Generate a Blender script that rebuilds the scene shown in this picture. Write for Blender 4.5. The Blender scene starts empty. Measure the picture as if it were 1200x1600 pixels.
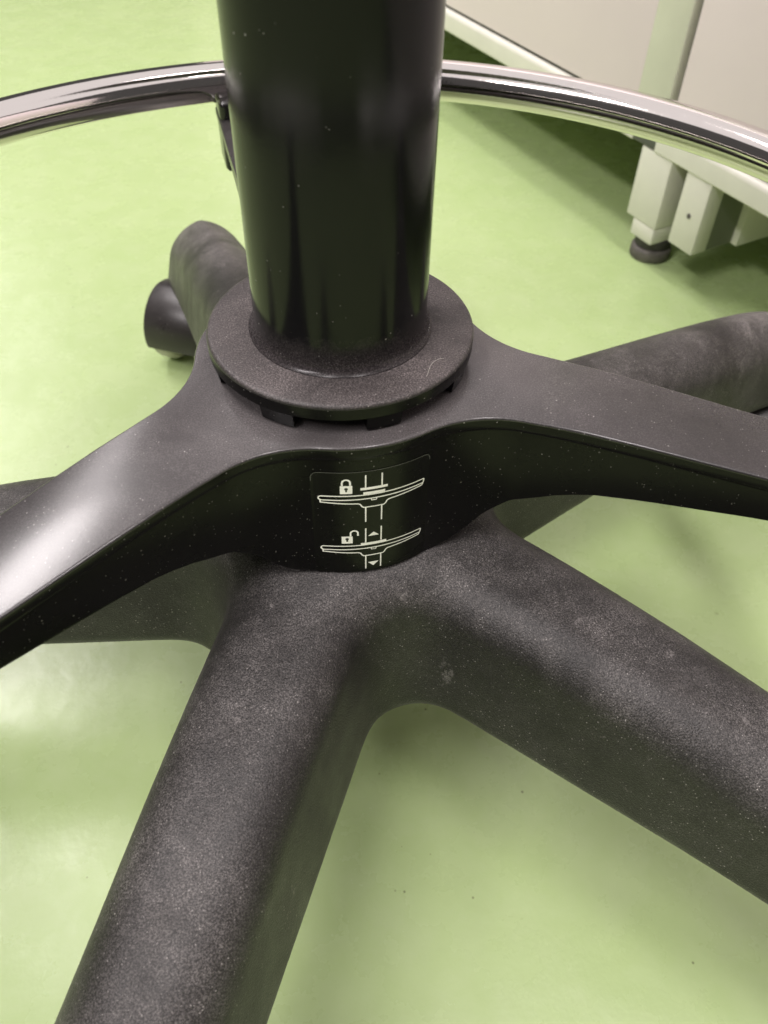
import bpy, bmesh, math
import numpy as np
from mathutils import Vector, Matrix

sc = bpy.context.scene
COL = sc.collection
MM = 0.001
Z0 = 205.0            # height of the collar top above the floor, mm
rad = math.radians

# ------------------------------------------------------------------ camera
cam_d = bpy.data.cameras.new('camera')
cam = bpy.data.objects.new('camera', cam_d)
COL.objects.link(cam)
F_PX, PITCH, YAW, ROLL = 1279.13, 0.8181, 0.0683, 0.0230
fw = Vector((math.sin(YAW) * math.cos(PITCH), math.cos(YAW) * math.cos(PITCH), -math.sin(PITCH)))
r0 = Vector((math.cos(YAW), -math.sin(YAW), 0))
u0 = r0.cross(fw)
rr = math.cos(ROLL) * r0 + math.sin(ROLL) * u0
uu = -math.sin(ROLL) * r0 + math.cos(ROLL) * u0
M = Matrix(((rr.x, uu.x, -fw.x, 0), (rr.y, uu.y, -fw.y, -204.82 * MM), (rr.z, uu.z, -fw.z, (137.04 + Z0) * MM), (0, 0, 0, 1)))
cam.matrix_world = M
cam_d.sensor_fit = 'HORIZONTAL'
cam_d.sensor_width = 36
cam_d.lens = 36 * F_PX / 1200
cam_d.clip_start = 0.01
cam_d.clip_end = 60
cam_d.dof.use_dof = True
cam_d.dof.focus_distance = 0.262
cam_d.dof.aperture_fstop = 25
sc.camera = cam

# ------------------------------------------------------------------ light
world = bpy.data.worlds.new('World')
sc.world = world
world.use_nodes = True
bg = world.node_tree.nodes['Background']
bg.inputs[0].default_value = (1.0, 0.95, 0.92, 1)
bg.inputs[1].default_value = 0.07

def ceiling_or_fill_lamp(name, loc, az, length, width, power, color):
    l = bpy.data.lights.new(name, 'AREA')
    l.shape = 'RECTANGLE'
    l.size = length
    l.size_y = width
    l.energy = power
    l.color = color
    o = bpy.data.objects.new(name, l)
    o.location = loc
    o.rotation_euler = (0, 0, rad(az))
    COL.objects.link(o)
    return o

WARM = (1.0, 0.935, 0.93)
# one row of ceiling lamps, roughly parallel to the cabinets; added fills follow
for y, pw in ((1.43, 54), (3.10, 18), (4.77, 16)):
    ceiling_or_fill_lamp('ceiling_or_fill_lamp', (-1.54 - 0.25 * (y - 1.43), y, 3.0), 104, 1.5, 0.52, pw, WARM)
for (x, y), pw in (((-0.65, -0.70), 40), ((0.55, -0.55), 40), ((-1.95, -1.70), 88)):  # unseen fill lamps added in front to brighten floor and panels
    ceiling_or_fill_lamp('ceiling_or_fill_lamp', (x, y, 3.0), 104, 1.5, 0.30, pw, WARM)
ceiling_or_fill_lamp('ceiling_glow', (-0.5, 0.4, 3.2), 104, 6.0, 6.0, 85, (1.0, 0.93, 0.92))  # broad soft light added in place of the unseen ceiling's bounce

sc.view_settings.view_transform = 'Standard'
sc.view_settings.look = 'None'
sc.view_settings.gamma = 1
sc.view_settings.use_curve_mapping = False
sc.view_settings.exposure = 0.12
sc.cycles.use_denoising = True
sc.cycles.max_bounces = 8


# ------------------------------------------------------------------ material helpers
def mat_new(name):
    m = bpy.data.materials.new(name)
    m.use_nodes = True
    nt = m.node_tree
    return m, nt, nt.nodes['Principled BSDF']


def N(nt, typ, **kw):
    n = nt.nodes.new(typ)
    for k, v in kw.items():
        if k.startswith('i_'):
            n.inputs[k[2:].replace('_', ' ')].default_value = v
        else:
            setattr(n, k, v)
    return n


def noise(nt, co, scale, detail=2.0, rough=0.5, dist=0.0):
    n = N(nt, 'ShaderNodeTexNoise')
    n.inputs['Scale'].default_value = scale
    n.inputs['Detail'].default_value = detail
    n.inputs['Roughness'].default_value = rough
    n.inputs['Distortion'].default_value = dist
    nt.links.new(co, n.inputs['Vector'])
    return n.outputs['Fac']


def ramp(nt, src, a, b, va=0.0, vb=1.0):
    n = N(nt, 'ShaderNodeMapRange')
    n.clamp = True
    n.inputs['From Min'].default_value = a
    n.inputs['From Max'].default_value = b
    n.inputs['To Min'].default_value = va
    n.inputs['To Max'].default_value = vb
    nt.links.new(src, n.inputs['Value'])
    return n.outputs[0]


def mth(nt, op, a, b=None, clamp=False):
    n = N(nt, 'ShaderNodeMath', operation=op)
    n.use_clamp = clamp
    for i, v in enumerate((a, b)):
        if v is None:
            continue
        if isinstance(v, (int, float)):
            n.inputs[i].default_value = v
        else:
            nt.links.new(v, n.inputs[i])
    return n.outputs[0]


def mixc(nt, fac, a, b):
    n = N(nt, 'ShaderNodeMix', data_type='RGBA')
    if isinstance(fac, (int, float)):
        n.inputs[0].default_value = fac
    else:
        nt.links.new(fac, n.inputs[0])
    for i, v in ((6, a), (7, b)):
        if isinstance(v, tuple):
            n.inputs[i].default_value = (*v, 1) if len(v) == 3 else v
        else:
            nt.links.new(v, n.inputs[i])
    return n.outputs[2]


def coords(nt):
    return N(nt, 'ShaderNodeTexCoord').outputs['Object']


def bump(nt, height, strength, distance, bsdf, normal=None):
    b = N(nt, 'ShaderNodeBump')
    b.inputs['Strength'].default_value = strength
    b.inputs['Distance'].default_value = distance
    nt.links.new(height, b.inputs['Height'])
    if normal is not None:
        nt.links.new(normal, b.inputs['Normal'])
    nt.links.new(b.outputs[0], bsdf.inputs['Normal'])
    return b.outputs[0]


def specks(nt, co, scale, size, keep):
    """sparse grains: Voronoi cells, only the share `keep` of them carrying a grain"""
    v = N(nt, 'ShaderNodeTexVoronoi')
    v.inputs['Scale'].default_value = scale
    nt.links.new(co, v.inputs['Vector'])
    sep = N(nt, 'ShaderNodeSeparateColor')
    nt.links.new(v.outputs['Color'], sep.inputs[0])
    on = mth(nt, 'LESS_THAN', sep.outputs[0], keep)
    sz = mth(nt, 'MULTIPLY', sep.outputs[1], size)
    d = mth(nt, 'SUBTRACT', sz, v.outputs['Distance'])
    d = ramp(nt, d, 0.0, 0.08)
    return mth(nt, 'MULTIPLY', on, d), sep.outputs[2]


def facing_up(nt, lo, hi):
    g = N(nt, 'ShaderNodeNewGeometry')
    s = N(nt, 'ShaderNodeSeparateXYZ')
    nt.links.new(g.outputs['Normal'], s.inputs[0])
    return ramp(nt, s.outputs[2], lo, hi)


def dirty_black(name, base, rough, film, grains, texture=0.0, tex_scale=1400, dust=(0.30, 0.26, 0.25), rough_var=0.1, spec=0.5,
                fine_scale=2300, dust_rough=0.5, sheen=0.0, scuffs=0.0, foot_dust=None, haze=0.0, haze_patch=1.0, radial_dust_haze=None, up_lo=0.15, patchy=0.0, dust_tone=0, marks=()):
    """black paint or plastic with settled dust: a thin film on surfaces that face up, grains, chalky scuffs"""
    m, nt, b = mat_new(name)
    co = coords(nt)
    up = facing_up(nt, up_lo, 1.0)
    patch = ramp(nt, noise(nt, co, 26, 5, 0.65, 0.6), 0.36, 0.70)
    if patchy:
        p2 = ramp(nt, noise(nt, co, 85, 4, 0.7, 1.0), 0.38, 0.66)
        patch = mth(nt, 'MULTIPLY', patch, mth(nt, 'ADD', mth(nt, 'MULTIPLY', p2, patchy), 1.0 - 0.5 * patchy))
    fine = ramp(nt, noise(nt, co, fine_scale, 3, 0.75), 0.44, 0.74)
    f = mth(nt, 'MULTIPLY', mth(nt, 'MULTIPLY', fine, mth(nt, 'ADD', mth(nt, 'MULTIPLY', patch, 0.8), 0.25)), film)
    f = mth(nt, 'MULTIPLY', f, mth(nt, 'ADD', mth(nt, 'MULTIPLY', up, 0.92), 0.08))
    if haze:
        f = mth(nt, 'ADD', f, mth(nt, 'MULTIPLY', mth(nt, 'MULTIPLY', up, haze), mth(nt, 'ADD', mth(nt, 'MULTIPLY', patch, haze_patch), 0.95 - 0.5 * haze_patch)), True)
    if radial_dust_haze:      # dust caught around the column; on the base, pale haze painted outward
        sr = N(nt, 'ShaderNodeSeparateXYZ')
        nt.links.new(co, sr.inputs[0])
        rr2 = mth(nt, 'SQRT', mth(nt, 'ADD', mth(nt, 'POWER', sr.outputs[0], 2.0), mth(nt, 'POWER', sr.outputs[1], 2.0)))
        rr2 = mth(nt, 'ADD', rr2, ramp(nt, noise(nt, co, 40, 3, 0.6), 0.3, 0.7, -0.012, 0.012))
        f = mth(nt, 'MULTIPLY', f, ramp(nt, rr2, radial_dust_haze[0], radial_dust_haze[1], 1.0, radial_dust_haze[2]))
    if foot_dust:
        sx = N(nt, 'ShaderNodeSeparateXYZ')
        nt.links.new(co, sx.inputs[0])
        low = ramp(nt, mth(nt, 'ADD', sx.outputs[2], ramp(nt, noise(nt, co, 300, 3, 0.7), 0.3, 0.7, -0.002, 0.002)), foot_dust[0], foot_dust[1], 0.30, 0.0)
        f = mth(nt, 'MAXIMUM', f, mth(nt, 'MULTIPLY', low, mth(nt, 'ADD', fine, 0.25)))
    if scuffs:
        n1 = noise(nt, co, 70, 4, 0.7, 1.2)
        n2 = noise(nt, co, 800, 3, 0.8)
        sc1 = mth(nt, 'MULTIPLY', ramp(nt, n1, 0.66, 0.74), ramp(nt, n2, 0.42, 0.62))
        st = N(nt, 'ShaderNodeMapping')
        st.inputs['Rotation'].default_value = (0.3, 0.2, 0.7)
        st.inputs['Scale'].default_value = (1.0, 9.0, 1.0)
        nt.links.new(co, st.inputs[0])
        sc2 = mth(nt, 'MULTIPLY', ramp(nt, noise(nt, st.outputs[0], 45, 4, 0.7, 0.4), 0.70, 0.80), ramp(nt, n2, 0.40, 0.60))
        f = mth(nt, 'MAXIMUM', f, mth(nt, 'MULTIPLY', mth(nt, 'MAXIMUM', sc1, sc2), scuffs))
    if marks:          # chalky rub marks and chips, each at its own place on the casting
        n3 = noise(nt, co, 420, 3, 0.75)
        n4 = noise(nt, co, 1500, 2, 0.7)
        for (px, py, pz), (qx, qy, qz), k in marks:
            sb = N(nt, 'ShaderNodeVectorMath', operation='SUBTRACT')
            nt.links.new(co, sb.inputs[0])
            sb.inputs[1].default_value = (px * MM, py * MM, pz * MM)
            mu = N(nt, 'ShaderNodeVectorMath', operation='MULTIPLY')
            nt.links.new(sb.outputs[0], mu.inputs[0])
            mu.inputs[1].default_value = (1000 / qx, 1000 / qy, 1000 / qz)
            ln = N(nt, 'ShaderNodeVectorMath', operation='LENGTH')
            nt.links.new(mu.outputs[0], ln.inputs[0])
            d = mth(nt, 'ADD', ln.outputs['Value'], ramp(nt, n3, 0.3, 0.7, -0.9, 0.9))
            mk = mth(nt, 'MULTIPLY', ramp(nt, d, 0.35, 1.0, k * 0.7, 0.0), ramp(nt, n4, 0.38, 0.60, 0.1, 1.0))
            f = mth(nt, 'MAXIMUM', f, mk)
    g1, r1 = specks(nt, co, 1500, 0.40, 0.10 * grains)
    g2, r2 = specks(nt, co, 520, 0.13, 0.022 * grains)
    gp = mth(nt, 'ADD', mth(nt, 'MULTIPLY', patch, 0.8), 0.2)
    g1 = mth(nt, 'MULTIPLY', mth(nt, 'MULTIPLY', g1, gp), mth(nt, 'ADD', mth(nt, 'MULTIPLY', r1, 0.7), 0.15))
    g = mth(nt, 'MAXIMUM', g1, mth(nt, 'MULTIPLY', g2, mth(nt, 'ADD', mth(nt, 'MULTIPLY', r2, 0.8), 0.1)))
    c = mixc(nt, f, base, dust)
    c = mixc(nt, g, c, (0.50, 0.47, 0.45))
    nt.links.new(c, b.inputs['Base Color'])
    rv = ramp(nt, noise(nt, co, 60, 4, 0.6), 0.3, 0.7, rough - rough_var, rough + rough_var)
    rv = mth(nt, 'ADD', rv, mth(nt, 'MULTIPLY', mth(nt, 'MAXIMUM', f, g), dust_rough), True)
    nt.links.new(rv, b.inputs['Roughness'])
    b.inputs['Specular IOR Level'].default_value = spec
    if sheen:
        b.inputs['Sheen Weight'].default_value = sheen
        b.inputs['Sheen Roughness'].default_value = 0.35
        b.inputs['Sheen Tint'].default_value = (0.9, 0.82, 0.82, 1)
    if texture:
        h = mth(nt, 'ADD', noise(nt, co, tex_scale, 2, 0.6), mth(nt, 'MULTIPLY', g, 0.6))
        bump(nt, h, texture, 0.00035, b)
    return m


MAT = {}
MAT['column'] = dirty_black('black_gloss_paint', (0.004, 0.004, 0.0045), 0.17, 0.03, 0.12, 0.04, 500, rough_var=0.03, spec=0.22, foot_dust=(0.2062, 0.216), dust=(0.20, 0.17, 0.17))
MAT['collar'] = dirty_black('black_plastic', (0.012, 0.011, 0.011), 0.40, 0.85, 2.0, 0.40, 1700, fine_scale=2200, sheen=0.05, dust=(0.33, 0.285, 0.28), spec=0.35, haze=0.10)
MAT['spider'] = dirty_black('black_satin_paint', (0.004, 0.0037, 0.004), 0.20, 0.40, 1.2, 0.03, 1200, dust=(0.34, 0.31, 0.31), haze_patch=0.25, rough_var=0.015, spec=0.6, dust_rough=0.08, haze=0.20, radial_dust_haze=(0.055, 0.105, 0.5), dust_tone=1)
MAT['shaded_side'] = dirty_black('shaded_side_black', (0.004, 0.0038, 0.0038), 0.26, 0.10, 0.9, 0.03, 1200, rough_var=0.03, spec=0.16)  # duller, blacker sides: the dark surroundings they mirror, put into the material
MARKS = [((33.0, -57.2, 101.5), (2.6, 2.6, 5.5), 0.55), ((31.6, -55.4, 108), (1.2, 1.2, 4.0), 0.35), ((17.1, -47.0, 134.2), (1.7, 1.7, 1.7), 0.9),
         ((72.4, -58.6, 133.4), (2.6, 1.5, 2.0), 0.75), ((98.4, -69.3, 129.4), (1.8, 1.6, 1.6), 0.8), ((116.6, -90.8, 124.8), (2.2, 2.0, 2.0), 0.85),
         ((104.2, -78.0, 127.8), (9.0, 6.0, 6.0), 0.35), ((11.2, -51.9, 129.3), (5.0, 1.2, 2.0), 0.35), ((-31.8, -88.5, 133.3), (1.4, 1.0, 1.0), 1.0),
         ((-23.7, -51.7, 137.3), (0.8, 0.8, 0.8), 1.0), ((43.7, -49.9, 135.0), (6.0, 2.2, 3.0), 0.4)]
MAT['base'] = dirty_black('black_textured_coat', (0.0075, 0.007, 0.0068), 0.43, 0.95, 2.4, 0.7, 1700, dust=(0.28, 0.258, 0.25), rough_var=0.10, sheen=0.06, marks=MARKS, scuffs=0.7, dust_rough=0.3, spec=0.34, haze=0.062, radial_dust_haze=(0.17, 0.27, 2.6), fine_scale=2200, up_lo=-0.05, patchy=0.9)  # dust colour raised toward the arm ends, standing in for pale haze
MAT['castor'] = dirty_black('black_castor_plastic', (0.022, 0.019, 0.019), 0.36, 0.35, 0.8, 0.1, 900, sheen=0.08)


def plain(name, col, rough, metal=0.0, var=0.06, scale=18, bmp=0.0, bscale=300):
    m, nt, b = mat_new(name)
    co = coords(nt)
    n = noise(nt, co, scale, 5, 0.6)
    lo = tuple(x * (1 - var) for x in col)
    hi = tuple(min(1, x * (1 + var)) for x in col)
    nt.links.new(mixc(nt, ramp(nt, n, 0.3, 0.7), lo, hi), b.inputs['Base Color'])
    b.inputs['Roughness'].default_value = rough
    b.inputs['Metallic'].default_value = metal
    if bmp:
        bump(nt, noise(nt, co, bscale, 3), bmp, 0.0004, b)
    return m


MAT['panel'] = plain('cream_laminate', (0.87, 0.74, 0.82), 0.45, var=0.02, scale=8)
MAT['frame'] = plain('pale_green_grey_paint', (0.70, 0.69, 0.61), 0.38, var=0.04, scale=30, bmp=0.05)
MAT['shaded_leg_side'] = plain('shaded_olive_grey', (0.15, 0.165, 0.115), 0.6)
MAT['sticker_edge'] = plain('grey_film_edge', (0.13, 0.13, 0.12), 0.5)  # grey of the thin line along the film's upper edge
MAT['dark_gap'] = plain('dark_grey_plastic', (0.10, 0.105, 0.09), 0.6)  # dark grey of the block between the rail ends
MAT['rubber_gap_black'] = plain('black_rubber_gap', (0.035, 0.032, 0.03), 0.6, var=0.3, scale=120)  # foot ring rubber, also the black of the seam and gap strips
MAT['foot_grey'] = plain('worn_grey_rubber', (0.11, 0.10, 0.09), 0.7, var=0.35, scale=90)
MAT['tread'] = plain('pale_grey_tread', (0.50, 0.48, 0.42), 0.5, var=0.12, scale=80)
MAT['print'] = plain('white_print', (0.92, 0.90, 0.87), 0.5, var=0.05, scale=400)
MAT['ink'] = plain('black_ink', (0.01, 0.01, 0.01), 0.4)
MAT['lint'] = plain('pale_lint', (0.6, 0.57, 0.52), 0.7)
MAT['sticker'] = dirty_black('black_film', (0.005, 0.005, 0.0045), 0.27, 0.04, 0.5, 0.03, 500, rough_var=0.03, spec=0.17)


def chrome():
    m, nt, b = mat_new('scuffed_chrome')
    co = coords(nt)
    b.inputs['Base Color'].default_value = (0.80, 0.76, 0.74, 1)
    b.inputs['Metallic'].default_value = 1
    sep = N(nt, 'ShaderNodeSeparateXYZ')
    nt.links.new(co, sep.inputs[0])
    ang = mth(nt, 'ARCTAN2', sep.outputs[1], sep.outputs[0])
    cmb = N(nt, 'ShaderNodeCombineXYZ')
    nt.links.new(mth(nt, 'MULTIPLY', ang, 0.22), cmb.inputs[0])
    nt.links.new(mth(nt, 'MULTIPLY', sep.outputs[2], 0.2), cmb.inputs[1])
    scr = noise(nt, cmb.outputs[0], 900, 3, 0.7)          # wear across the tube, from shoes
    z = sep.outputs[2]
    top = mth(nt, 'MULTIPLY', ramp(nt, z, 0.203, 0.2065), ramp(nt, z, 0.2075, 0.2085, 1, 0))
    wear = mth(nt, 'MULTIPLY', ramp(nt, scr, 0.45, 0.62), ramp(nt, noise(nt, co, 14, 3), 0.42, 0.55))
    r = mth(nt, 'ADD', mth(nt, 'MULTIPLY', wear, 0.05), ramp(nt, noise(nt, co, 40, 4), 0.3, 0.7, 0.05, 0.09))
    nt.links.new(r, b.inputs['Roughness'])
    bump(nt, noise(nt, co, 700, 2), 0.03, 0.0003, b)
    return m


MAT['chrome'] = chrome()


def floor_mat():
    m, nt, b = mat_new('green_linoleum')
    co = coords(nt)
    n1 = noise(nt, co, 5, 5, 0.6, 0.4)
    n2 = noise(nt, co, 38, 5, 0.65, 0.3)
    n3 = noise(nt, co, 160, 3, 0.6)
    base = mixc(nt, ramp(nt, n1, 0.3, 0.7), (0.382, 0.497, 0.222), (0.412, 0.523, 0.245))
    base = mixc(nt, ramp(nt, n2, 0.42, 0.75, 0, 0.55), base, (0.452, 0.548, 0.295))
    base = mixc(nt, ramp(nt, n3, 0.58, 0.78, 0, 0.13), base, (0.32, 0.405, 0.18))
    g, r = specks(nt, co, 75, 0.13, 0.30)
    base = mixc(nt, mth(nt, 'MULTIPLY', g, mth(nt, 'MULTIPLY', r, 0.55)), base, (0.16, 0.22, 0.08))
    g2, r2 = specks(nt, co, 260, 0.20, 0.09)
    base = mixc(nt, mth(nt, 'MULTIPLY', g2, mth(nt, 'MULTIPLY', r2, 0.7)), base, (0.10, 0.11, 0.05))
    nt.links.new(base, b.inputs['Base Color'])
    rv = ramp(nt, noise(nt, co, 26, 5, 0.65), 0.3, 0.75, 0.21, 0.35)
    nt.links.new(rv, b.inputs['Roughness'])
    h = mth(nt, 'ADD', noise(nt, co, 55, 4, 0.55), mth(nt, 'MULTIPLY', noise(nt, co, 12, 2), 2.0))
    bump(nt, h, 0.18, 0.0016, b)
    return m


MAT['floor'] = floor_mat()


# ------------------------------------------------------------------ mesh helpers (all in mm, z from the floor)
def obj(name, verts, faces, mat, parent=None, smooth=True, sharp=None, mats=None, fmat=None):
    me = bpy.data.meshes.new(name)
    v = np.asarray(verts, float) * MM
    me.from_pydata(v.tolist(), [], [list(map(int, f)) for f in faces])
    for mm in (mats or [mat]):
        me.materials.append(mm)
    if fmat is not None:
        me.polygons.foreach_set('material_index', fmat)
    me.polygons.foreach_set('use_smooth', [smooth] * len(me.polygons))
    me.update()
    if sharp is not None:
        me.set_sharp_from_angle(angle=rad(sharp))
    o = bpy.data.objects.new(name, me)
    COL.objects.link(o)
    if parent is not None:
        o.parent = parent
    return o


def tag(o, label=None, cat=None, group=None, kind=None):
    for k, v in (('label', label), ('category', cat), ('group', group), ('kind', kind)):
        if v:
            o[k] = v
    return o


def empty(name, loc=(0, 0, 0)):
    o = bpy.data.objects.new(name, None)
    o.location = [x * MM for x in loc]
    o.empty_display_size = 0.05
    COL.objects.link(o)
    return o


def lathe(profile, n=128, closed=False):
    """profile: (r, z) list, around the z axis"""
    V, Fc = [], []
    k = len(profile)
    for i in range(n):
        a = 2 * math.pi * i / n
        for r, z in profile:
            V.append((r * math.cos(a), r * math.sin(a), z))
    for i in range(n):
        j = (i + 1) % n
        for q in range(k if closed else k - 1):
            p = (q + 1) % k
            Fc.append((i * k + q, j * k + q, j * k + p, i * k + p))
    return V, Fc


def bevel_obj(o, width, seg=2):
    bm = bmesh.new()
    bm.from_mesh(o.data)
    bmesh.ops.remove_doubles(bm, verts=bm.verts, dist=1e-7)
    bmesh.ops.bevel(bm, geom=list(bm.edges), offset=width * MM, segments=seg, affect='EDGES', profile=0.5)
    for f in bm.faces:
        f.smooth = True
    bm.to_mesh(o.data)
    bm.free()
    o.data.set_sharp_from_angle(angle=rad(40))
    return o


BOXF = [(0, 3, 2, 1), (4, 5, 6, 7), (0, 1, 5, 4), (1, 2, 6, 5), (2, 3, 7, 6), (3, 0, 4, 7)]


# ------------------------------------------------------------------ setting: the floor
fl = obj('floor', [(-4000, -3000, 0), (4000, -3000, 0), (4000, 5000, 0), (-4000, 5000, 0)], [(0, 1, 2, 3)], MAT['floor'])
tag(fl, kind='structure')

# ------------------------------------------------------------------ laboratory cabinets behind
A = rad(114.9)
AX = np.array([math.cos(A), math.sin(A), 0.0])            # along the cabinet fronts
NX = np.array([-math.sin(A), math.cos(A), 0.0])           # out of the fronts, towards the stool
OFF = -379.6


def cab_box(name, a0, a1, d0, d1, z0, z1, mat, parent, bev=0.8):
    """box on the cabinet's axes: a along the front, d out of the front plane, z up"""
    P = []
    for z in (z0, z1):
        for a, d in ((a0, d0), (a1, d0), (a1, d1), (a0, d1)):
            q = AX * a + NX * (OFF + d)
            P.append((q[0], q[1], z))
    o = obj(name, P, BOXF, mat, parent, smooth=False)
    bm = bmesh.new(); bm.from_mesh(o.data); bmesh.ops.recalc_face_normals(bm, faces=bm.faces); bm.to_mesh(o.data); bm.free()
    if bev:
        bevel_obj(o, bev)
    return o


def cab_prism(name, a0, a1, prof, mat, parent):
    """profile of (d, z) swept along the front"""
    V = []
    for a in (a0, a1):
        for d, z in prof:
            q = AX * a + NX * (OFF + d)
            V.append((q[0], q[1], z))
    k = len(prof)
    Fc = [tuple(range(k))[::-1], tuple(range(k, 2 * k))]
    Fc += [(i, (i + 1) % k, k + (i + 1) % k, k + i) for i in range(k)]
    o = obj(name, V, Fc, mat, parent)
    bm = bmesh.new(); bm.from_mesh(o.data); bmesh.ops.recalc_face_normals(bm, faces=bm.faces); bm.to_mesh(o.data); bm.free()
    o.data.set_sharp_from_angle(angle=rad(35))
    return o


def rail_prof():
    p = [(-40, 84), (-1.2, 84), (0, 85.2), (0, 97)]
    for i in range(1, 7):
        t = i / 6 * math.pi / 2
        p.append((-6 + 6 * math.cos(t), 97 + 5 * math.sin(t)))
    p.append((-40, 102))
    return p


def foot(parent, a, d):      # parent: the leg
    q = AX * a + NX * (OFF + d)
    V, Fc = lathe([(0, 0.2), (15.2, 0.2), (16, 1.2), (16, 8), (15, 9.5), (12.5, 10.5), (12.5, 20), (0, 20)], 40)
    V = [(x + q[0], y + q[1], z) for x, y, z in V]
    f = obj('foot', V, Fc, MAT['foot_grey'], parent, sharp=40)
    V, Fc = lathe([(13.0, 10.8), (14.2, 11.5), (14.2, 17.4), (13, 17.8)], 40)
    V = [(x + q[0], y + q[1], z) for x, y, z in V]
    obj('collar_ring', V, Fc, MAT['rubber_gap_black'], parent, sharp=40)


def place(a, d):
    q = AX * a + NX * (OFF + d)
    return (q[0], q[1], 0)


# children keep world coordinates; the Empties stand at the things' bases with an inverse offset
def at_base(e):
    for ch in e.children:
        ch.matrix_parent_inverse = Matrix.Translation(-e.location)


lc = empty('laboratory_cabinet', place(600, -200))
tag(lc, 'cream cabinet behind the column, standing on a pale leg with a round grey foot', 'cabinet', 'laboratory cabinets along the right')
cab_box('front_panel', 291.5, 1400, -30, -3, 104.2, 720, MAT['panel'], lc, 1.0)
cab_box('corner_post', 257.5, 290.5, -40, -1.5, 96.5, 720, MAT['frame'], lc, 1.2)
cab_prism('rail', 284, 1400, rail_prof(), MAT['frame'], lc)
lg = cab_box('leg', 239, 272, -34, -1.0, 31, 84.5, MAT['frame'], lc, 0.8)
cab_box('leg_sleeve', 239.4, 263.5, -33.6, -1.4, 17.8, 30.9, MAT['frame'], lc, 0.8)
cab_box('carcass', 292, 1400, -560, -41, 86, 718, MAT['frame'], lc, 0)
foot(lg, 252, -17)

rc_ = empty('laboratory_cabinet', place(0, -200))
tag(rc_, 'cream cabinet at the right edge with a squared pale support below its rail', 'cabinet', 'laboratory cabinets along the right')
cab_box('front_panel', -900, 251.8, -30, -3, 104.2, 720, MAT['panel'], rc_, 1.0)
cab_prism('rail', -900, 258.5, rail_prof(), MAT['frame'], rc_)
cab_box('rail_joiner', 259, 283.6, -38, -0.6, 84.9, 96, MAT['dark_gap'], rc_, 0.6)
lg2 = cab_box('leg', 198, 223, -16, -1.0, 30, 84.5, MAT['frame'], rc_, 0.8)
cab_box('side_panel', 193, 222, -480, -42, 30, 84.5, MAT['frame'], rc_, 0.8)
cab_box('leg_side_shade', 198.6, 219, -41.5, -16.2, 31, 84.3, MAT['shaded_leg_side'], rc_, 0)  # leg's receding side as a separate box, its shade put into the colour
cab_box('seam_strip', -900, 252, -31, -4.2, 102.2, 104.0, MAT['rubber_gap_black'], rc_, 0)  # black strip drawn along the seam between panel and rail
cab_box('gap_shade', 252.0, 257.2, -30, -9, 104.1, 718, MAT['rubber_gap_black'], rc_, 0)  # black strip put in the open gap, standing in for its shade
cab_box('seam_strip', 291.5, 1400, -31, -4.2, 102.2, 104.0, MAT['rubber_gap_black'], lc, 0)
cab_box('carcass', -900, 253, -560, -41, 86, 718, MAT['frame'], rc_, 0)
q = AX * 210 + NX * (OFF - 0.9)
V, Fc = [(q[0], q[1], 56)], []
for rr_, dd in ((2.0, 0.0), (1.8, 0.4), (0.8, 0.5), (0.6, 0.2)):
    for i in range(16):
        t = 2 * math.pi * i / 16
        w = q + AX * rr_ * math.cos(t) + NX * dd
        V.append((w[0], w[1], 56 + rr_ * math.sin(t)))
V[0] = tuple(np.append((q + NX * 0.3)[:2], 56))
for k in range(3):
    for i in range(16):
        j = (i + 1) % 16
        Fc.append((1 + k * 16 + i, 1 + k * 16 + j, 17 + k * 16 + j, 17 + k * 16 + i))
Fc += [(0, 49 + i, 49 + (i + 1) % 16) for i in range(16)]
obj('screw', V, Fc, MAT['foot_grey'], lg2, smooth=False)
bpy.context.view_layer.update()
at_base(lc)
at_base(rc_)

# ------------------------------------------------------------------ the stool
stool = empty('laboratory_stool')
tag(stool, 'black swivel stool with gloss column, chrome foot ring and five-arm castor base on green floor', 'stool')

# column: outer sleeve, gas lift above it
V, Fc = lathe([(26.9, Z0 - 0.8), (26.75, Z0 + 0.1), (26.2, Z0 + 0.5), (25.6, Z0 + 1.2), (25.2, Z0 + 2.4), (25.0, Z0 + 4.5), (25.0, Z0 + 90), (25.0, Z0 + 259), (24.3, Z0 + 260), (14.5, Z0 + 260)], 160)
obj('column', V, Fc, MAT['column'], stool, sharp=35)

V, Fc = lathe([(0, 840), (120, 840), (150, 844), (185, 855), (193, 868), (190, 890), (175, 902), (120, 906), (0, 904)], 64)
obj('seat', V, Fc, MAT['castor'], stool)
V, Fc = lathe([(14, Z0 + 258), (14, 836), (60, 838), (60, 841)], 48)
obj('gas_lift', V, Fc, MAT['chrome'], stool, sharp=35)

# collar: disc with a lip, a castellated skirt below
V, Fc = lathe([(26.0, Z0 - 0.35), (27.0, Z0 - 0.1), (37.6, Z0), (38.15, Z0 - 0.08), (38.65, Z0 - 0.4), (38.93, Z0 - 0.85), (39.0, Z0 - 1.3), (39.0, Z0 - 4.6), (38.6, Z0 - 5.0), (30, Z0 - 5.0)], 160)
collar = obj('collar', V, Fc, None, stool, sharp=35, mats=[MAT['collar'], MAT['shaded_side']], fmat=[1 if i % 9 >= 6 else 0 for i in range(len(Fc))])
V, Fc = lathe([(31.5, Z0 - 4.9), (31.5, Z0 - 10.4)], 96)
obj('collar_core', V, Fc, MAT['ink'], collar)


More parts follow.
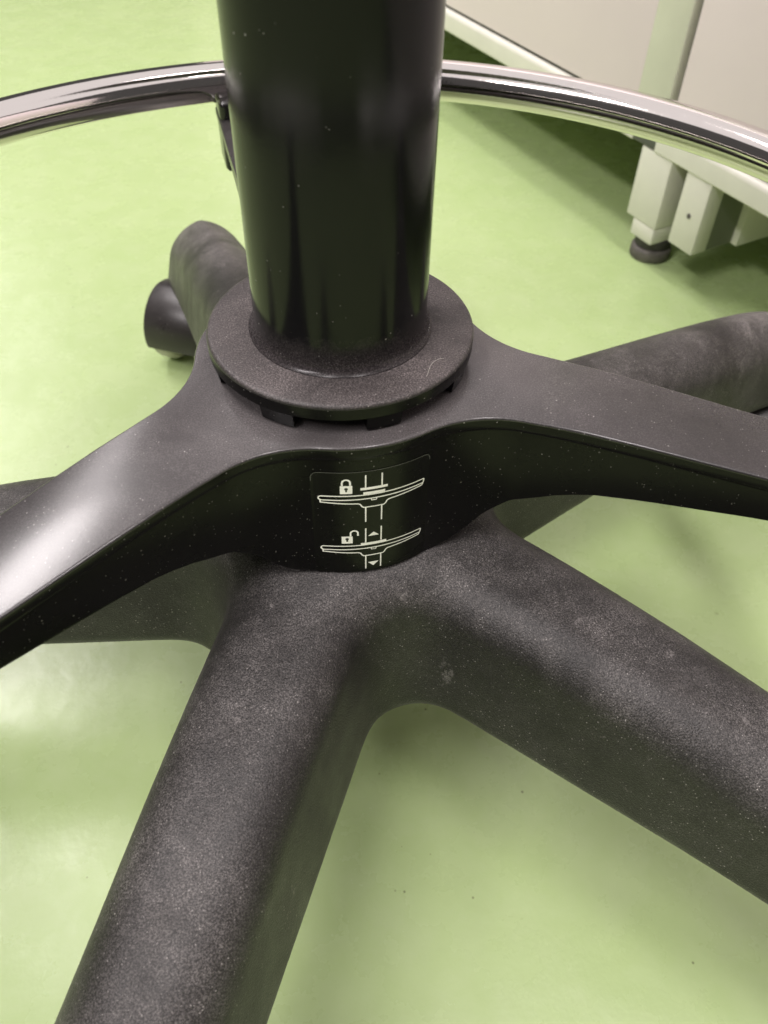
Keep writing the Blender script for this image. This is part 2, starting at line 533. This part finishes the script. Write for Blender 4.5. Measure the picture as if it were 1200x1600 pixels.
def arc_block(a0, a1, rin, rout0, rout1, zlo, zhi, n=8):
    V, Fc = [], []
    for i in range(n + 1):
        a = rad(a0 + (a1 - a0) * i / n)
        for r, z in ((rin, zlo), (rout1, zlo), (rout0, zhi), (rin, zhi)):
            V.append((r * math.cos(a), r * math.sin(a), z))
    for i in range(n):
        for q in range(4):
            p = (q + 1) % 4
            Fc.append((i * 4 + q, i * 4 + p, (i + 1) * 4 + p, (i + 1) * 4 + q))
    Fc.append((3, 2, 1, 0))
    e = n * 4
    Fc.append((e, e + 1, e + 2, e + 3))
    return V, Fc


for i in range(8):
    a = -125.5 + 45 * i
    V, Fc = arc_block(a, a + 15, 31, 38.7, 38.0, Z0 - 9.4, Z0 - 4.95)
    obj('skirt_tab', V, Fc, MAT['shaded_side'], collar, sharp=35)

# ---- foot ring spider: hub with three spokes
SP = [-137.0, -19.0, 102.0]
RH, RHO, HW0 = 44.0, 34.0, 16.0
S_END = 229.0


def half_w(s):
    return np.interp(s, [0, 55, 125, 230], [16, 16, 13.6, 12.0])


def z_top(s):
    xs = [0, 60, 75, 90, 107, 125, 170, 215, 230]
    ys = [-10.2, -10.2, -10.9, -12.2, -14.0, -15.9, -19.5, -21.0, -21.2]
    return Z0 + np.interp(s, xs, ys)


def z_bot(s):
    xs = [0, 44.5, 47, 50, 54, 60, 68, 80, 95, 130, 180, 230]
    ys = [-64.5, -64.5, -62.5, -58, -51, -44.5, -39.8, -36, -34.6, -33.2, -33.5, -35]
    return Z0 + np.interp(s, xs, ys)


cen_r = RH + RHO
cen_o = HW0 + RHO
S0 = math.sqrt(cen_r ** 2 - cen_o ** 2)
ALPHA = math.atan2(cen_o, S0)
NL, NF, NHB = 30, 16, 24
contour = []            # (x, y, s, kind, spoke, index)
svals = [S0 + (S_END - 4 - S0) * (i / NL) for i in range(1, NL + 1)]


def loc2w(s, t, phi):
    return (s * math.cos(phi) - t * math.sin(phi), s * math.sin(phi) + t * math.cos(phi))


order = sorted(range(3), key=lambda k: SP[k])
for oi, k in enumerate(order):
    phi = rad(SP[k])
    # incoming fillet on the clockwise side (t = -hw)
    fil = []
    for i in range(NF + 1):
        g = (math.pi / 2 - ALPHA) * i / NF
        # fillet centre at (S0, -cen_o); from the hub tangent to the line tangent
        ang0 = math.atan2(cen_o, -S0)
        ang = ang0 + (math.pi / 2 - ang0) * i / NF
        fil.append((S0 + RHO * math.cos(ang), -cen_o + RHO * math.sin(ang)))
    for i, (s, t) in enumerate(fil):
        x, y = loc2w(s, t, phi)
        contour.append((x, y, math.hypot(x, y), 'hub', k, i))
    for i, s in enumerate(svals):
        x, y = loc2w(s, -float(half_w(s)), phi)
        contour.append((x, y, s, 'cw', k, i))
    for i in range(1, 6):      # rounded end
        a = -math.pi / 2 + math.pi * i / 6
        w = float(half_w(S_END))
        x, y = loc2w(S_END - 4 + 4 * math.cos(a), w * math.copysign(abs(math.sin(a)) ** 0.5, math.sin(a)), phi)
        contour.append((x, y, S_END - 4 + 4 * math.cos(a), 'end', k, i))
    for i, s in reversed(list(enumerate(svals))):
        x, y = loc2w(s, float(half_w(s)), phi)
        contour.append((x, y, s, 'ccw', k, i))
    for i, (s, t) in reversed(list(enumerate(fil))):
        x, y = loc2w(s, -t, phi)
        contour.append((x, y, math.hypot(x, y), 'hub', k, i))
    nxt = order[(oi + 1) % 3]
    a0 = phi + ALPHA
    a1 = rad(SP[nxt] + (360 if oi == 2 else 0)) - ALPHA
    for i in range(1, NHB):
        a = a0 + (a1 - a0) * i / NHB
        contour.append((RH * math.cos(a), RH * math.sin(a), RH, 'hub', -1, i))
C2 = np.array([(c[0], c[1]) for c in contour])
S_ = np.array([c[2] for c in contour])
tan = np.roll(C2, -1, 0) - np.roll(C2, 1, 0)
tan /= np.linalg.norm(tan, axis=1)[:, None]
nor = np.stack([tan[:, 1], -tan[:, 0]], 1)        # outward for a CCW contour
n = len(contour)
zt, zb = z_top(S_), z_bot(S_)
rings = []
for ins, f in ((0.9, lambda: zt), (0.52, lambda: zt - 0.09), (0.24, lambda: zt - 0.28), (0.06, lambda: zt - 0.55), (0, lambda: zt - 0.9), (0.0, lambda: zt - 3.4), (0.25, lambda: zt - 4.0),
               (0.75, lambda: zt - 4.3), (1.1, lambda: zt - 4.8), (1.2, lambda: zt - 5.6), (1.2, lambda: zb + 2.0), (1.6, lambda: zb + 0.7), (2.6, lambda: zb)):
    p = C2 - nor * ins
    rings.append(np.column_stack([p, f()]))
V = np.vstack(rings).tolist()
Fc = []
for q in range(len(rings) - 1):
    for i in range(n):
        j = (i + 1) % n
        Fc.append((q * n + i, (q + 1) * n + i, (q + 1) * n + j, q * n + j))
idx = {(c[3], c[4], c[5]): i for i, c in enumerate(contour) if c[3] in ('cw', 'ccw', 'end')}


def cap(base, flip):
    hubpoly = [base + i for i, c in enumerate(contour) if c[3] == 'hub' or (c[3] in ('cw', 'ccw') and c[5] == 0)]
    out = [tuple(hubpoly)]
    for k in range(3):
        for i in range(NL - 1):
            out.append((base + idx[('cw', k, i)], base + idx[('cw', k, i + 1)], base + idx[('ccw', k, i + 1)], base + idx[('ccw', k, i)]))
        out.append(tuple([base + idx[('cw', k, NL - 1)]] + [base + idx[('end', k, i)] for i in range(1, 6)] + [base + idx[('ccw', k, NL - 1)]]))
    return [tuple(reversed(f)) for f in out] if flip else out


Fc += cap(0, False) + cap((len(rings) - 1) * n, True)
fm = [1 if q >= 4 and q < len(rings) - 1 else 0 for q in range(len(rings) - 1) for i in range(n)] + [0] * (len(Fc) - (len(rings) - 1) * n)
spider = obj('spoke_hub', V, Fc, None, stool, sharp=32, mats=[MAT['spider'], MAT['shaded_side']], fmat=fm)

# ---- instruction sticker on the hub wall
az_c = np.degrees(np.arctan2(C2[:, 1], C2[:, 0]))
hubsel = np.array([c[3] == 'hub' for c in contour])
selm = hubsel & (az_c > -130) & (az_c < -30)
o_ = np.argsort(az_c[selm])
AZT, RT = az_c[selm][o_], np.linalg.norm(C2[selm], axis=1)[o_]


def on_wall(u, v, lift):
    az = -86 + math.degrees(u / 42.95)
    r = float(np.interp(az, AZT, RT)) - 1.2 + lift
    return (r * math.cos(rad(az)), r * math.sin(rad(az)), Z0 + v)


class Print:
    def __init__(s):
        s.V, s.F, s.m = [], [], []

    def poly(s, pts, mi=0, lift=0.16):
        b = len(s.V)
        s.V += [on_wall(u, v, lift) for u, v in pts]
        s.F.append(tuple(range(b, b + len(pts))))
        s.m.append(mi)

    def rect(s, u0, u1, v0, v1, mi=0, lift=0.16):
        k = max(1, int(abs(u1 - u0) / 1.0))
        for i in range(k):
            a, b = u0 + (u1 - u0) * i / k, u0 + (u1 - u0) * (i + 1) / k
            s.poly([(a, v0), (b, v0), (b, v1), (a, v1)], mi, lift)

    def line(s, pts, w=0.40):
        P = [pts[0]]
        for a, b in zip(pts, pts[1:]):
            k = max(1, int(math.dist(a, b) / 1.2))
            P += [(a[0] + (b[0] - a[0]) * i / k, a[1] + (b[1] - a[1]) * i / k) for i in range(1, k + 1)]
        P = np.array(P)
        L, Rr = [], []
        for i in range(len(P)):
            d0 = P[i] - P[i - 1] if i else P[1] - P[0]
            d1 = P[i + 1] - P[i] if i < len(P) - 1 else d0
            d0 = d0 / np.linalg.norm(d0); d1 = d1 / np.linalg.norm(d1)
            t = d0 + d1
            t = t / np.linalg.norm(t)
            nn = np.array([-t[1], t[0]])
            sc_ = min(1.6, 1 / max(0.3, nn @ np.array([-d0[1], d0[0]])))
            L.append(P[i] + nn * w / 2 * sc_)
            Rr.append(P[i] - nn * w / 2 * sc_)
        for i in range(len(P) - 1):
            s.poly([tuple(Rr[i]), tuple(Rr[i + 1]), tuple(L[i + 1]), tuple(L[i])])

    def build(s, name, parent):
        return obj(name, s.V, s.F, None, parent, smooth=False, mats=[MAT['print'], MAT['ink']], fmat=s.m)


# film with rounded corners
U0, U1, V0, V1, RC = -12.7, 22.8, -63.4, -20.0, 1.6
V, Fc = [], []
us = list(np.linspace(U0, U1, 45))
us = sorted(set(us + [U0 + RC * (1 - math.cos(t)) for t in np.linspace(0, math.pi / 2, 6)] + [U1 - RC * (1 - math.cos(t)) for t in np.linspace(0, math.pi / 2, 6)]))
for u in us:
    e = min(u - U0, U1 - u)
    dv = 0 if e >= RC else RC - math.sqrt(max(0, RC * RC - (RC - e) ** 2))
    V += [on_wall(u, V0 + dv, 0.02), on_wall(u, V0 + dv, 0.10), on_wall(u, V1 - dv, 0.10), on_wall(u, V1 - dv, 0.0)]
for i in range(len(us) - 1):
    for q in range(3):
        Fc.append((i * 4 + q, (i + 1) * 4 + q, (i + 1) * 4 + q + 1, i * 4 + q + 1))
sticker = obj('sticker', V, Fc, MAT['sticker'], stool, sharp=30)
sticker['label'] = 'black film sticker with white lock and unlock height diagrams'


def side_view(p, v):
    """outline of the ring in side view; v is the top line's height"""
    p.line([(-10.1, v - 1.55), (-10.6, v - 1.2), (-10.75, v - 0.75), (-10.6, v - 0.25), (-10.1, v), (20.9, v), (21.15, v - 0.3), (20.9, v - 1.5)])
    p.line([(-10.3, v - 1.6), (20.9, v - 1.6)])
    p.line([(-10.3, v - 1.6), (-10.2, v - 2.5), (-4, v - 3.0), (0.7, v - 3.35), (1.25, v - 3.7), (1.7, v - 4.6), (2.2, v - 5.05), (8.2, v - 5.05), (8.7, v - 4.6), (9.2, v - 3.6), (9.8, v - 3.25), (14, v - 2.85), (20.5, v - 2.4), (20.9, v - 1.6)])
    p.line([(4.4, v - 1.65), (4.6, v - 2.4), (5.9, v - 2.4), (6.1, v - 1.65)], 0.28)


def keyhole(p, u, v):
    p.poly([(u + 0.52 * math.cos(t), v + 0.52 * math.sin(t)) for t in np.linspace(0, 2 * math.pi, 15)[:-1]], 1, 0.22)
    p.poly([(u - 0.26, v - 0.3), (u - 0.26, v - 1.15), (u + 0.26, v - 1.15), (u + 0.26, v - 0.3)], 1, 0.22)


p = Print()
p.line([(U0 + 0.2, V1 - 3.2), (U0 + 0.2, V1 - RC), (U0 + 0.75, V1 - 0.6), (U0 + RC, V1 - 0.1), (U1 - RC, V1 - 0.1), (U1 - 0.7, V1 - 0.5), (U1 - 0.15, V1 - RC), (U1 - 0.15, V1 - 2.4)], 0.14)
eb = p.build('film_edge', sticker)
eb.data.materials[0] = MAT['sticker_edge']
p = Print()
side_view(p, -29.3)
for u in (2.8, 7.55):
    p.line([(u, -21.5), (u, -26.3)])
    p.line([(u, -34.5), (u, -40.6)])
p.rect(1.3, 9.25, -27.3, -26.35)
p.rect(2.1, 8.5, -29.05, -28.15)
p.rect(-4.5, -1.0, -28.35, -25.2)
p.line([(-3.9, -25.1), (-3.9, -24.1)] + [(-2.75 + 1.15 * math.cos(t), -24.0 + 1.15 * math.sin(t)) for t in np.linspace(math.pi, 0, 9)] + [(-1.6, -24.1), (-1.6, -25.1)], 0.52)
keyhole(p, -2.75, -26.4)
p.build('locked_diagram', sticker)
p = Print()
side_view(p, -50.9)
for u in (2.8, 7.55):
    p.line([(u, -43.5), (u, -49.8)])
    p.line([(u, -56.1), (u, -62.2)])
p.rect(1.3, 9.25, -50.75, -49.95)
p.poly([(3.5, -47.1), (6.9, -47.1), (5.2, -45.4)])
p.poly([(3.5, -59.3), (5.2, -61.15), (6.9, -59.3)])
p.rect(-4.45, -1.15, -49.65, -46.5)
p.line([(-1.75, -46.4), (-1.75, -45.3)] + [(-0.65 + 1.1 * math.cos(t), -45.2 + 1.1 * math.sin(t)) for t in np.linspace(math.pi, 0, 9)] + [(0.45, -45.3), (0.45, -46.4)], 0.52)
keyhole(p, -2.8, -47.6)
p.build('unlocked_diagram', sticker)

# ---- chrome foot ring and its brackets
RR_, ZR, RT_ = 219.8, Z0 - 8.0, 8.8
prof = [(RR_ + RT_ * math.cos(t), ZR + RT_ * math.sin(t)) for t in np.linspace(0, 2 * math.pi, 33)[:-1]]
V, Fc = lathe(prof[::-1], 256, True)
ring = obj('foot_ring', V, Fc, MAT['chrome'], stool)
for k in SP:
    phi = rad(k)
    P = []
    for z in (Z0 - 46, Z0 - 12.5):
        for s, t in ((206, -11.6), (227, -11.6), (227, 11.6), (206, 11.6)):
            P.append((*loc2w(s, t, phi), z))
    b_ = obj('bracket', P, BOXF, MAT['spider'], ring, smooth=False)
    bevel_obj(b_, 2.5, 3)

# ---- five-arm base: one casting, from a distance field
TH0 = -109.0


DS = np.arange(-60, 401, 1.0)


def smooth_tab(x_, y_):
    t = np.interp(DS, x_, y_)
    k = np.exp(-0.5 * (np.arange(-30, 31) / 11.0) ** 2)
    return np.convolve(np.pad(t, 30, mode='edge'), k / k.sum(), mode='valid')


def base_sdf(X, Y, Z):
    r = np.hypot(X, Y)
    a = np.degrees(np.arctan2(Y, X)) - TH0
    loc = (a + 36) % 72 - 36
    out = None
    Zc = Z - Z0
    xs = [0, 60, 90, 120, 155, 186, 215, 240, 262, 282, 300, 315, 340]
    top = [-67, -68, -71, -75.5, -81.5, -86.5, -91.5, -96, -100.5, -106, -114, -125, -150]
    xb = [0, 60, 180, 230, 270, 300, 340]
    bot = [-124, -126, -133, -142, -152, -160, -168]

    def arm(l):
        s = r * np.cos(np.radians(l))
        t = np.abs(r * np.sin(np.radians(l)))
        zt_ = np.interp(s, DS, smooth_tab(xs, top))
        zb_ = np.interp(s, DS, smooth_tab(xb, bot))
        zc = (zt_ + zb_) / 2
        hz = (zt_ - zb_) / 2
        hw = np.interp(s, [0, 60, 150, 260, 320], [30, 28.6, 26.8, 27, 28])
        up = Zc > zc
        rc = np.where(up, np.interp(s, [120, 260], [13.0, 21.0]), 9.0)
        rc = np.minimum(rc, hz - 1)
        hw = hw - np.clip((Zc - zb_) / (2 * hz), 0, 1) * np.interp(s, [150, 280], [8.0, 11.0])      # sides lean in
        qt = t - (hw - rc)
        qz = np.abs(Zc - zc) - (hz - rc)
        qs = s - (322 - 26)
        ex = np.maximum(qt + (rc - 9) * 0, -50)
        d2 = np.hypot(np.maximum(ex, 0), np.maximum(qz, 0)) + np.minimum(np.maximum(ex, qz), 0) - rc
        # rounded end in plan and in section
        d_end = np.hypot(np.maximum(qs, 0), np.maximum(d2 + 26, 0)) - 26
        d = np.where(qs > 0, d_end, d2)
        return np.maximum(d, -(s + 30))
    d1 = arm(loc)
    l2 = np.where(loc > 0, loc - 72, loc + 72)
    d2 = arm(l2)

    def smin(p_, q_, k):
        h = np.maximum(k - np.abs(p_ - q_), 0) / k
        return np.minimum(p_, q_) - h * h * h * k / 6
    d = smin(d1, d2, 34.0)
    hub = np.stack([r - (55 - 10) + (Zc + 120) * 0.12, np.abs(Zc + 97) - (30 - 10)])
    dh = np.hypot(np.maximum(hub[0], 0), np.maximum(hub[1], 0)) + np.minimum(np.maximum(hub[0], hub[1]), 0) - 10
    return smin(d, dh, 20.0)


def surface_nets(fn, lo, hi, h):
    ax = [np.arange(lo[i], hi[i] + h, h) for i in range(3)]
    X, Y, Z = np.meshgrid(*ax, indexing='ij')
    D = fn(X, Y, Z).astype(np.float32)
    ins = D < 0
    nx, ny, nz = D.shape
    cs = (nx - 1, ny - 1, nz - 1)
    acc = np.zeros(cs + (3,), np.float32)
    cnt = np.zeros(cs, np.float32)
    off = [(0, 0, 0), (1, 0, 0), (0, 1, 0), (1, 1, 0), (0, 0, 1), (1, 0, 1), (0, 1, 1), (1, 1, 1)]
    any_in = np.zeros(cs, bool)
    all_in = np.ones(cs, bool)
    sl = lambda o: (slice(o[0], o[0] + cs[0]), slice(o[1], o[1] + cs[1]), slice(o[2], o[2] + cs[2]))
    for o in off:
        any_in |= ins[sl(o)]
        all_in &= ins[sl(o)]
    act = any_in & ~all_in
    ci = np.argwhere(act)
    vid = -np.ones(cs, np.int64)
    vid[act] = np.arange(len(ci))
    acc = np.zeros((len(ci), 3)); cnt = np.zeros(len(ci))
    for a_ in range(8):
        for b_ in range(a_ + 1, 8):
            oa, ob = np.array(off[a_]), np.array(off[b_])
            if np.abs(oa - ob).sum() != 1:
                continue
            pa, pb = ci + oa, ci + ob
            da, db = D[tuple(pa.T)], D[tuple(pb.T)]
            m = (da < 0) != (db < 0)
            t = np.where(m, da / np.where(m, da - db, 1), 0)
            acc[m] += (pa + (pb - pa) * t[:, None])[m]
            cnt[m] += 1
    P = np.array(lo) + (acc / cnt[:, None]) * h
    for _ in range(6):          # settle on the surface
        e = 0.5
        f0 = fn(*P.T)
        g = np.stack([(fn(*(P + np.eye(3)[i] * e).T) - fn(*(P - np.eye(3)[i] * e).T)) / (2 * e) for i in range(3)], 1)
        g2 = np.maximum((g * g).sum(1), 0.2)
        P = P - np.clip(f0 / g2, -0.8, 0.8)[:, None] * g
    Fq = []
    for axi in range(3):
        o = [0, 0, 0]; o[axi] = 1
        A_ = ins[:nx - o[0], :ny - o[1], :nz - o[2]]
        B_ = ins[o[0]:, o[1]:, o[2]:]
        e = np.argwhere(A_ != B_)
        b1, b2 = (axi + 1) % 3, (axi + 2) % 3
        ok = (e[:, b1] > 0) & (e[:, b2] > 0) & (e[:, b1] < cs[b1]) & (e[:, b2] < cs[b2])
        e = e[ok]
        q = []
        for s1, s2 in ((0, 0), (1, 0), (1, 1), (0, 1)):
            w = e.copy()
            w[:, b1] -= s1
            w[:, b2] -= s2
            q.append(vid[tuple(w.T)])
        q = np.stack(q, 1)
        inn = A_[tuple(e.T)]
        q[~inn] = q[~inn][:, ::-1]
        Fq.append(q)
    return P, np.vstack(Fq)


P, Q = surface_nets(base_sdf, (-332, -332, Z0 - 178), (332, 332, Z0 - 60), 2.0)
me = bpy.data.meshes.new('star_base')
me.vertices.add(len(P)); me.vertices.foreach_set('co', (P * MM).astype(np.float32).ravel())
me.loops.add(len(Q) * 4); me.loops.foreach_set('vertex_index', Q.astype(np.int32).ravel())
me.polygons.add(len(Q)); me.polygons.foreach_set('loop_start', np.arange(len(Q), dtype=np.int32) * 4)
me.polygons.foreach_set('loop_total', np.full(len(Q), 4, np.int32))
me.update(calc_edges=True)
me.validate()
me.polygons.foreach_set('use_smooth', [True] * len(me.polygons))
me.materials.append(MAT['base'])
base = bpy.data.objects.new('star_base', me)
COL.objects.link(base)
base.parent = stool


# ---- castors: a hood over two wheels on a stem
def shift(V, d):
    return [(x + d[0], y + d[1], z + d[2]) for x, y, z in V]


def make_castor():
    """axis along local x, stem at the origin, wheels trailing to -y"""
    e = empty('castor')
    e.parent = stool
    tr, zc = -20.0, 24.9
    # hood: part of a barrel over the wheels
    V, Fc = [], []
    prof = [(-24, 22.5), (-23.3, 25.4), (-21.5, 26.5), (21.5, 26.5), (23.3, 25.4), (24, 22.5)]
    na = 28
    a0, a1 = rad(-4), rad(193)
    for i in range(na + 1):
        a = a0 + (a1 - a0) * i / na
        for x, r in prof:
            V.append((x, tr + r * math.cos(a), zc + r * math.sin(a)))
    k = len(prof)
    for i in range(na):
        for q in range(k - 1):
            Fc.append((i * k + q, i * k + q + 1, (i + 1) * k + q + 1, (i + 1) * k + q))
    for col, sgn in ((0, 1), (k - 1, -1)):
        f = [i * k + col for i in range(na + 1)]
        Fc.append(tuple(f if sgn > 0 else f[::-1]))
    obj('hood', V, Fc, MAT['castor'], e, sharp=40)
    for sx in (-1, 1):
        wp = [(0, 4), (0, 22), (1.5, 23.9), (4, 24.9), (11, 24.9), (13.5, 23.9), (15, 22), (15, 4)]
        V, Fc = [], []
        for i in range(40):
            a = 2 * math.pi * i / 40
            for x, r in wp:
                V.append((sx * 14.5 + x - 7.5, tr + r * math.cos(a), zc + r * math.sin(a)))
        k = len(wp)
        for i in range(40):
            j = (i + 1) % 40
            for q in range(k - 1):
                Fc.append((i * k + q, j * k + q, j * k + q + 1, i * k + q + 1))
        obj('wheel', V, Fc, MAT['tread'], e, sharp=45)
    V, Fc = lathe([(13, 44), (14, 46), (14, 52), (9, 53), (9, 64), (0, 64)], 32)
    obj('stem', V, Fc, MAT['castor'], e, sharp=40)
    return e


c0 = make_castor()
yaws = [40, -75, 15, -20, 100]
for i in range(5):
    if i == 0:
        c = c0
    else:
        c = c0.copy()
        COL.objects.link(c)
        c.parent = stool
        for ch in c0.children:
            d = ch.copy()
            COL.objects.link(d)
            d.parent = c
    th = rad(TH0 + 72 * i)
    rc_mm = 301 if i == 3 else 295
    th += rad(0.6) if i == 3 else 0
    c.location = (rc_mm * MM * math.cos(th), rc_mm * MM * math.sin(th), 0.4 * MM)
    c.rotation_euler = (0, 0, rad(yaws[i]))

# ---- a lint fibre caught on the collar
pts = [(22.9, -27.0), (23.3, -26.0), (23.8, -24.3), (24.4, -22.4), (25.3, -20.9), (26.4, -19.8), (27.5, -19.1), (28.4, -19.0)]
V, Fc = [], []
for i, (x, y) in enumerate(pts):
    a, b = pts[max(0, i - 1)], pts[min(len(pts) - 1, i + 1)]
    t = np.array([b[0] - a[0], b[1] - a[1]])
    t = t / np.linalg.norm(t)
    r = 0.05
    for k in range(5):
        g = 2 * math.pi * k / 5
        V.append((x - t[1] * r * math.cos(g), y + t[0] * r * math.cos(g), Z0 + 0.12 + 0.25 * math.sin(i * 0.45) + r * math.sin(g)))
for i in range(len(pts) - 1):
    for k in range(5):
        Fc.append((i * 5 + k, i * 5 + (k + 1) % 5, (i + 1) * 5 + (k + 1) % 5, (i + 1) * 5 + k))
lint = obj('lint_fibre', V, Fc, MAT['lint'])
tag(lint, 'short pale curled lint fibre lying on the black collar right of the column', 'lint')
